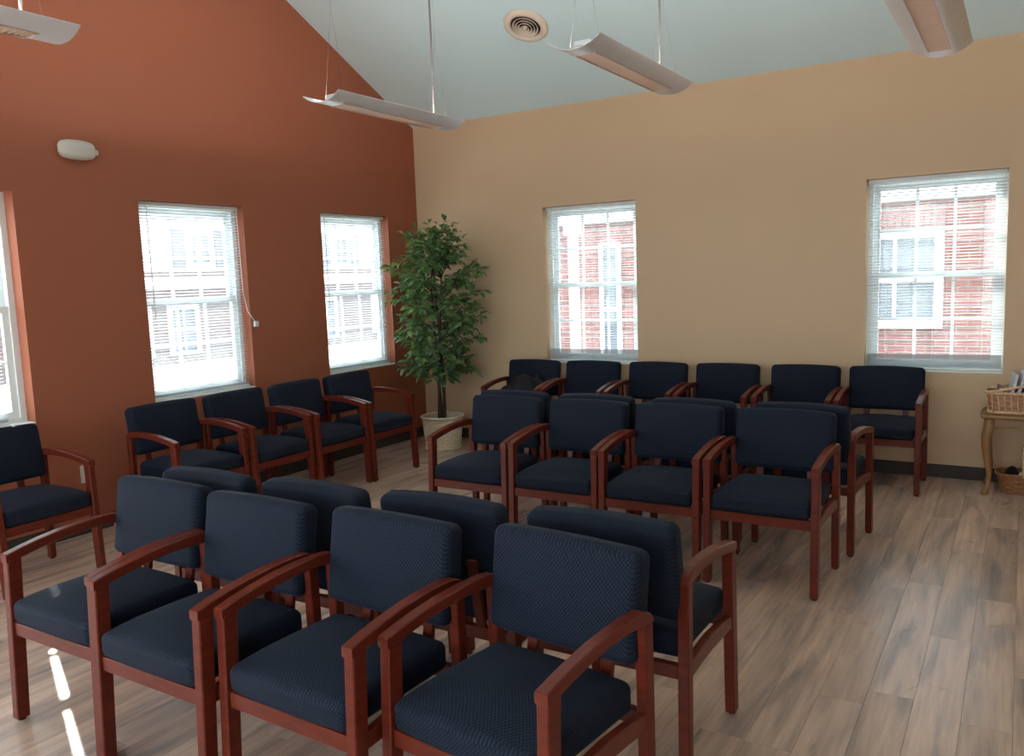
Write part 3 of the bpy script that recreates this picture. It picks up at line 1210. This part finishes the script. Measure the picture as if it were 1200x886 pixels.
def leaf(bm, base, dirv, ln, wd):
    dirv = dirv.normalized()
    side = dirv.cross(Vector((rng.gauss(0, 0.35), rng.gauss(0, 0.35), 1))).normalized()
    nrm = side.cross(dirv).normalized()
    P = []
    for f, ww, dz in ((0.0, 0.0, 0), (0.28, 0.75, 0.006), (0.58, 0.95, 0.004), (1.0, 0.0, -0.012)):
        c_ = base + dirv * ln * f + nrm * dz
        P.append((c_, ww * wd / 2))
    v0 = bm.verts.new(P[0][0])
    m1, m2 = bm.verts.new(P[1][0]), bm.verts.new(P[2][0])
    v3 = bm.verts.new(P[3][0])
    for s in (-1, 1):
        a = bm.verts.new(P[1][0] + side * s * P[1][1] + nrm * 0.004)
        b = bm.verts.new(P[2][0] + side * s * P[2][1] + nrm * 0.004)
        for f in ((v0, a, m1), (m1, a, b, m2), (m2, b, v3)):
            bm.faces.new(f if s < 0 else f[::-1])


def crown_r(z):       # z above the floor
    pts = [(0.62, 0.10), (0.72, 0.30), (0.85, 0.34), (1.0, 0.34), (1.2, 0.42), (1.4, 0.42), (1.6, 0.40), (1.8, 0.37), (1.95, 0.28), (2.08, 0.10)]
    for (a, ra), (b, rb) in zip(pts, pts[1:]):
        if a <= z <= b:
            return ra + (rb - ra) * (z - a) / (b - a)
    return 0.08


nbr = 105
for k in range(nbr):
    f = (k + 0.5) / nbr
    ztip = 0.66 + (2.08 - 0.66) * f
    R_ = crown_r(ztip) * rng.uniform(0.55, 1.18)
    az = k * 2.39996 + rng.gauss(0, 0.25)
    st = stems[k % 3]
    zs = min(max(ztip - rng.uniform(0.02, 0.22) - ZT0, 0.36), st[-1].z)
    j = min(len(st) - 2, max(0, int(zs / st[-1].z * 14)))
    base = st[j].lerp(st[j + 1], 0.5)
    tip = Vector((R_ * math.cos(az), R_ * math.sin(az), ztip - ZT0))
    # keep clear of the two walls
    wx, wy = tip.x + PX, tip.y + PY
    if wx < 0.05: tip.x = 0.05 - PX
    if wy > -0.05: tip.y = -0.05 - PY
    mid = base.lerp(tip, 0.5) + Vector((0, 0, 0.05))
    path = []
    for q in range(7):
        t_ = q / 6
        path.append((base * (1 - t_) ** 2 + mid * 2 * t_ * (1 - t_) + tip * t_ ** 2))
    tube(brm, path, [0.0045 * (1 - 0.75 * q / 6) for q in range(7)], 5)
    nl = int(13 + 15 * R_ / 0.4)
    for q in range(nl):
        t_ = 0.30 + 0.70 * (q + rng.random()) / nl
        p = base * (1 - t_) ** 2 + mid * 2 * t_ * (1 - t_) + tip * t_ ** 2
        tan = (mid - base) * 2 * (1 - t_) + (tip - mid) * 2 * t_
        tan.normalize()
        sd_ = tan.cross(Vector((0, 0, 1)))
        if sd_.length < 0.1: sd_ = Vector((1, 0, 0))
        sd_.normalize()
        twig = sd_ * (1 if q % 2 else -1) * rng.uniform(0.4, 1.0) + tan * rng.uniform(0.2, 0.9) + Vector((0, 0, rng.uniform(-0.7, 0.35)))
        off = twig.normalized() * rng.uniform(0.005, 0.05)
        b0 = p + off
        ln = rng.uniform(0.07, 0.112)
        e_ = b0 + twig.normalized() * ln
        if e_.x + PX < 0.02 or e_.y + PY > -0.02 or b0.x + PX < 0.02 or b0.y + PY > -0.02:
            continue
        leaf(lfm, b0, twig, ln, ln * rng.uniform(0.42, 0.55))
obj('branches', brm, BARK, tree, smooth=True)
tag(obj('foliage', lfm, LEAF, tree), kind='stuff')

# ------------------------------------------------------------------ basket table at the right
tb = empty('side_table', (5.40, -0.235, 0))
tag(tb, 'honey oak side table with curved cabriole legs at the right edge', 'table')
hw, hd, ht = 0.47, 0.19, 0.540
bm = roundbox(hw, hd, 0.012, 0.010, 4, 3)
for v in bm.verts:
    # clipped corners and a shallow wave along the front edge
    if abs(v.co.x) > hw - 0.05 and abs(v.co.y) > hd - 0.05:
        v.co.x *= 0.985; v.co.y *= 0.97
    v.co.z += ht - 0.012
obj('table_top', bm, OAKT, tb, smooth=True)
ap = bmesh.new()
bx(ap, -hw + 0.06, hw - 0.06, -hd + 0.035, -hd + 0.055, ht - 0.085, ht - 0.024)
bx(ap, -hw + 0.06, hw - 0.06, hd - 0.055, hd - 0.035, ht - 0.085, ht - 0.024)
bx(ap, -hw + 0.04, -hw + 0.06, -hd + 0.05, hd - 0.05, ht - 0.085, ht - 0.024)
bx(ap, hw - 0.06, hw - 0.04, -hd + 0.05, hd - 0.05, ht - 0.085, ht - 0.024)
obj('apron', ap, OAKT, tb)
for sx in (-1, 1):
    for sy in (-1, 1):
        bm = bmesh.new()
        prof = [(0.515, 0.000, 0.030), (0.45, 0.004, 0.032), (0.40, 0.014, 0.031), (0.33, 0.016, 0.026), (0.24, 0.006, 0.021), (0.15, -0.006, 0.017), (0.08, -0.004, 0.016), (0.04, 0.006, 0.018), (0.018, 0.016, 0.022), (0.0, 0.018, 0.020)]
        rings = []
        for z, off, hs in prof:
            cxp, cyp = sx * (hw - 0.055 + off), sy * (hd - 0.045 + off)
            ring = []
            for q in range(8):
                a = q * math.pi / 4 + math.pi / 8
                ring.append(bm.verts.new((cxp + hs * 1.08 * math.cos(a), cyp + hs * 1.08 * math.sin(a), z)))
            rings.append(ring)
        for i_ in range(len(rings) - 1):
            for q in range(8):
                bm.faces.new((rings[i_][q], rings[i_][(q + 1) % 8], rings[i_ + 1][(q + 1) % 8], rings[i_ + 1][q]))
        bm.faces.new(rings[0]); bm.faces.new(rings[-1])
        obj('leg', bm, OAKL, tb, smooth=True)

# basket on the table
tk = empty('magazine_basket', (5.215, -0.245, ht))
tag(tk, 'tan wicker basket of magazines standing on the side table', 'basket')
obj('woven_wall', weave_body(0.118, 0.128, 0.135, 26, 9, amp=0.003, sup=6.0, ax=1.98, ay=1.05), WICKM, tk)
for k in range(13):
    xk = -0.222 + 0.444 * k / 12
    bm = bmesh.new()
    tube(bm, [(xk * 0.94, -0.124, 0.012), (xk, -0.136, 0.135)], 0.0055, 6)
    obj('stake', bm, WICKT, tk, smooth=True)
for k in range(5):
    yk = -0.09 + 0.18 * k / 4
    for s in (-1, 1):
        bm = bmesh.new()
        tube(bm, [(s * 0.234, yk * 0.94, 0.012), (s * 0.256, yk, 0.135)], 0.0055, 6)
        obj('stake', bm, WICKT, tk, smooth=True)
bm = bmesh.new()
tube(bm, rim_path(0.130, 0.142, sup=6.0, ax=1.98, ay=1.05, n_=72, wob=0.0012), 0.010, 8, cap=False)
obj('rim', bm, WICKT, tk, smooth=True)
bm = bmesh.new()
tube(bm, rim_path(0.121, 0.0135, sup=6.0, ax=1.98, ay=1.05, n_=72, wob=0.0012), 0.011, 8, cap=False)
obj('base_rim', bm, WICKT, tk, smooth=True)
for s in (-1, 1):
    bm = bmesh.new()
    tube(bm, [(-0.245 + 0.49 * q / 16, s * 0.137, 0.150 + 0.045 * math.sin(math.pi * q / 16) ** 1.5) for q in range(17)], 0.009, 8)
    obj('handle', bm, WICKT, tk, smooth=True)

mags = [(5.045, -0.26, 0.15, 0.165, -4, PAPERB, 'brown covered booklet lying low in the table basket'),
        (5.072, -0.25, 0.21, 0.26, 12, PAPERG, 'grey magazine standing in the table basket, leftmost'),
        (5.105, -0.24, 0.21, 0.275, 14, PAPERW, 'white magazine standing in the table basket, beside the grey one'),
        (5.140, -0.25, 0.21, 0.265, 13, PAPERD, 'dark magazine standing in the table basket behind the white one'),
        (5.178, -0.24, 0.21, 0.27, 11, PAPERG, 'grey magazine standing in the table basket at the photo edge')]
for x, y, dp, hh, lean, m_, l in mags:
    o = empty('magazine', (x, y, ht + 0.018))
    o.rotation_euler = (0, R(lean), R(6))
    tag(o, l, 'magazine', 'magazines in the table basket')
    bm = bmesh.new()
    bx(bm, -0.010, 0.010, -dp / 2, dp / 2, 0, hh)
    bevel(bm, 0.004, 2)
    obj('cover', bm, m_, o)
    bm = bmesh.new()
    bx(bm, -0.0075, 0.0075, -dp / 2 - 0.0012, -dp / 2 + 0.01, 0.006, hh - 0.006)
    obj('pages', bm, PAPERW, o)

# basket on the floor under the table
fb = empty('floor_basket', (5.262, -0.235, 0))
tag(fb, 'brown wicker basket with arched handle on the floor under the side table', 'basket')
obj('woven_wall', weave_body(0.105, 0.125, 0.125, 26, 8, amp=0.003, sup=4.0, ax=1.85, ay=0.95), WICKB, fb)
bm = bmesh.new()
tube(bm, rim_path(0.126, 0.130, sup=4.0, ax=1.85, ay=0.95, n_=72, wob=0.0012), 0.009, 8, cap=False)
obj('rim', bm, WICKB, fb, smooth=True)
bm = bmesh.new()
tube(bm, [(-0.075 + 0.004 * math.sin(q), -0.12 * math.cos(math.pi * q / 16), 0.12 + 0.20 * math.sin(math.pi * q / 16)) for q in range(17)], 0.009, 8)
obj('handle', bm, WICKT, fb, smooth=True)


def lump(name, hx, hy, hz, seed, amp, m_, loc, label, cat, parent=None):
    rg = random.Random(seed)
    bm = bmesh.new()
    bmesh.ops.create_icosphere(bm, subdivisions=4, radius=1.0)
    waves = [(Vector((rg.gauss(0, 1), rg.gauss(0, 1), rg.gauss(0, 1))) * rg.uniform(1.5, 4.5), rg.uniform(0, 6.28)) for _ in range(9)]
    for v in bm.verts:
        d = sum(math.sin(v.co.dot(k_) + p_) for k_, p_ in waves) / 9
        cr = 1 - abs(math.sin(v.co.dot(waves[0][0] * 1.7) + waves[1][1])) * 0.5
        v.co *= 1 + amp * (d + 0.35 * cr)
        v.co = Vector((v.co.x * hx, v.co.y * hy, v.co.z * hz))
    zmin = min(v.co.z for v in bm.verts)
    for v in bm.verts:
        v.co.z = max(v.co.z, zmin * 0.55)
    zmin = min(v.co.z for v in bm.verts)
    for v in bm.verts:
        v.co.z -= zmin
    o = obj(name, bm, m_, parent, smooth=True, loc=loc)
    if label: tag(o, label, cat)
    return o


lump('soft_toy', 0.050, 0.060, 0.080, 3, 0.25, BLACKC, (5.125, -0.25, 0.035), 'black soft bundle lying in the floor basket', 'bundle')
lump('white_toy', 0.032, 0.026, 0.050, 8, 0.2, PLUSHW, (5.188, -0.305, 0.075), 'small white soft bundle in the floor basket', 'bundle')
# jacket heaped on the first chair of the tan-wall row
jk = bmesh.new()
rg = random.Random(4)
NXJ, NYJ = 36, 30
wv = [(rg.uniform(6, 26), rg.uniform(6, 26), rg.uniform(0, 6.28)) for _ in range(8)]
grid = []
for layer in (0, 1):
    for j in range(NYJ + 1):
        row = []
        for i_ in range(NXJ + 1):
            u, v_ = -1 + 2 * i_ / NXJ, -1 + 2 * j / NYJ
            edge = 1 + 0.10 * math.sin(5 * math.atan2(v_, u) + 1) + 0.06 * math.sin(9 * math.atan2(v_, u))
            x_, y_ = u * 0.222 * edge, v_ * 0.165 * edge
            r2 = min(1.0, max(abs(u), abs(v_)) ** 2)
            hgt = 0.215 * (1 - r2) ** 0.6 * (0.75 + 0.25 * math.sin(2.2 * u + 0.6)) + 0.05 * max(0, v_) * (1 - r2)
            fold = sum(math.sin(a_ * x_ * 2 + b_ * y_ * 2 + c_) for a_, b_, c_ in wv) / 8
            z_ = (hgt + 0.045 * fold * (1 - r2) ** 0.4 + 0.012) if layer == 0 else 0.0
            row.append(jk.verts.new((x_, y_, max(z_, 0.008) if layer == 0 else 0.0)))
        grid.append(row)
top_, bot_ = grid[:NYJ + 1], grid[NYJ + 1:]
for j in range(NYJ):
    for i_ in range(NXJ):
        jk.faces.new((top_[j][i_], top_[j][i_ + 1], top_[j + 1][i_ + 1], top_[j + 1][i_]))
        jk.faces.new((bot_[j][i_], bot_[j + 1][i_], bot_[j + 1][i_ + 1], bot_[j][i_ + 1]))
for j in range(NYJ):
    for c_ in (0, NXJ):
        jk.faces.new((top_[j][c_], top_[j + 1][c_], bot_[j + 1][c_], bot_[j][c_]))
for i_ in range(NXJ):
    for r_ in (0, NYJ):
        jk.faces.new((top_[r_][i_], top_[r_][i_ + 1], bot_[r_][i_ + 1], bot_[r_][i_]))
tag(obj('black_jacket', jk, BLACKC, smooth=True, loc=(1.44, -0.50, 0.497), rot=(0, 0, R(2))),
    'crumpled black jacket heaped on the armchair beside the potted tree', 'jacket')
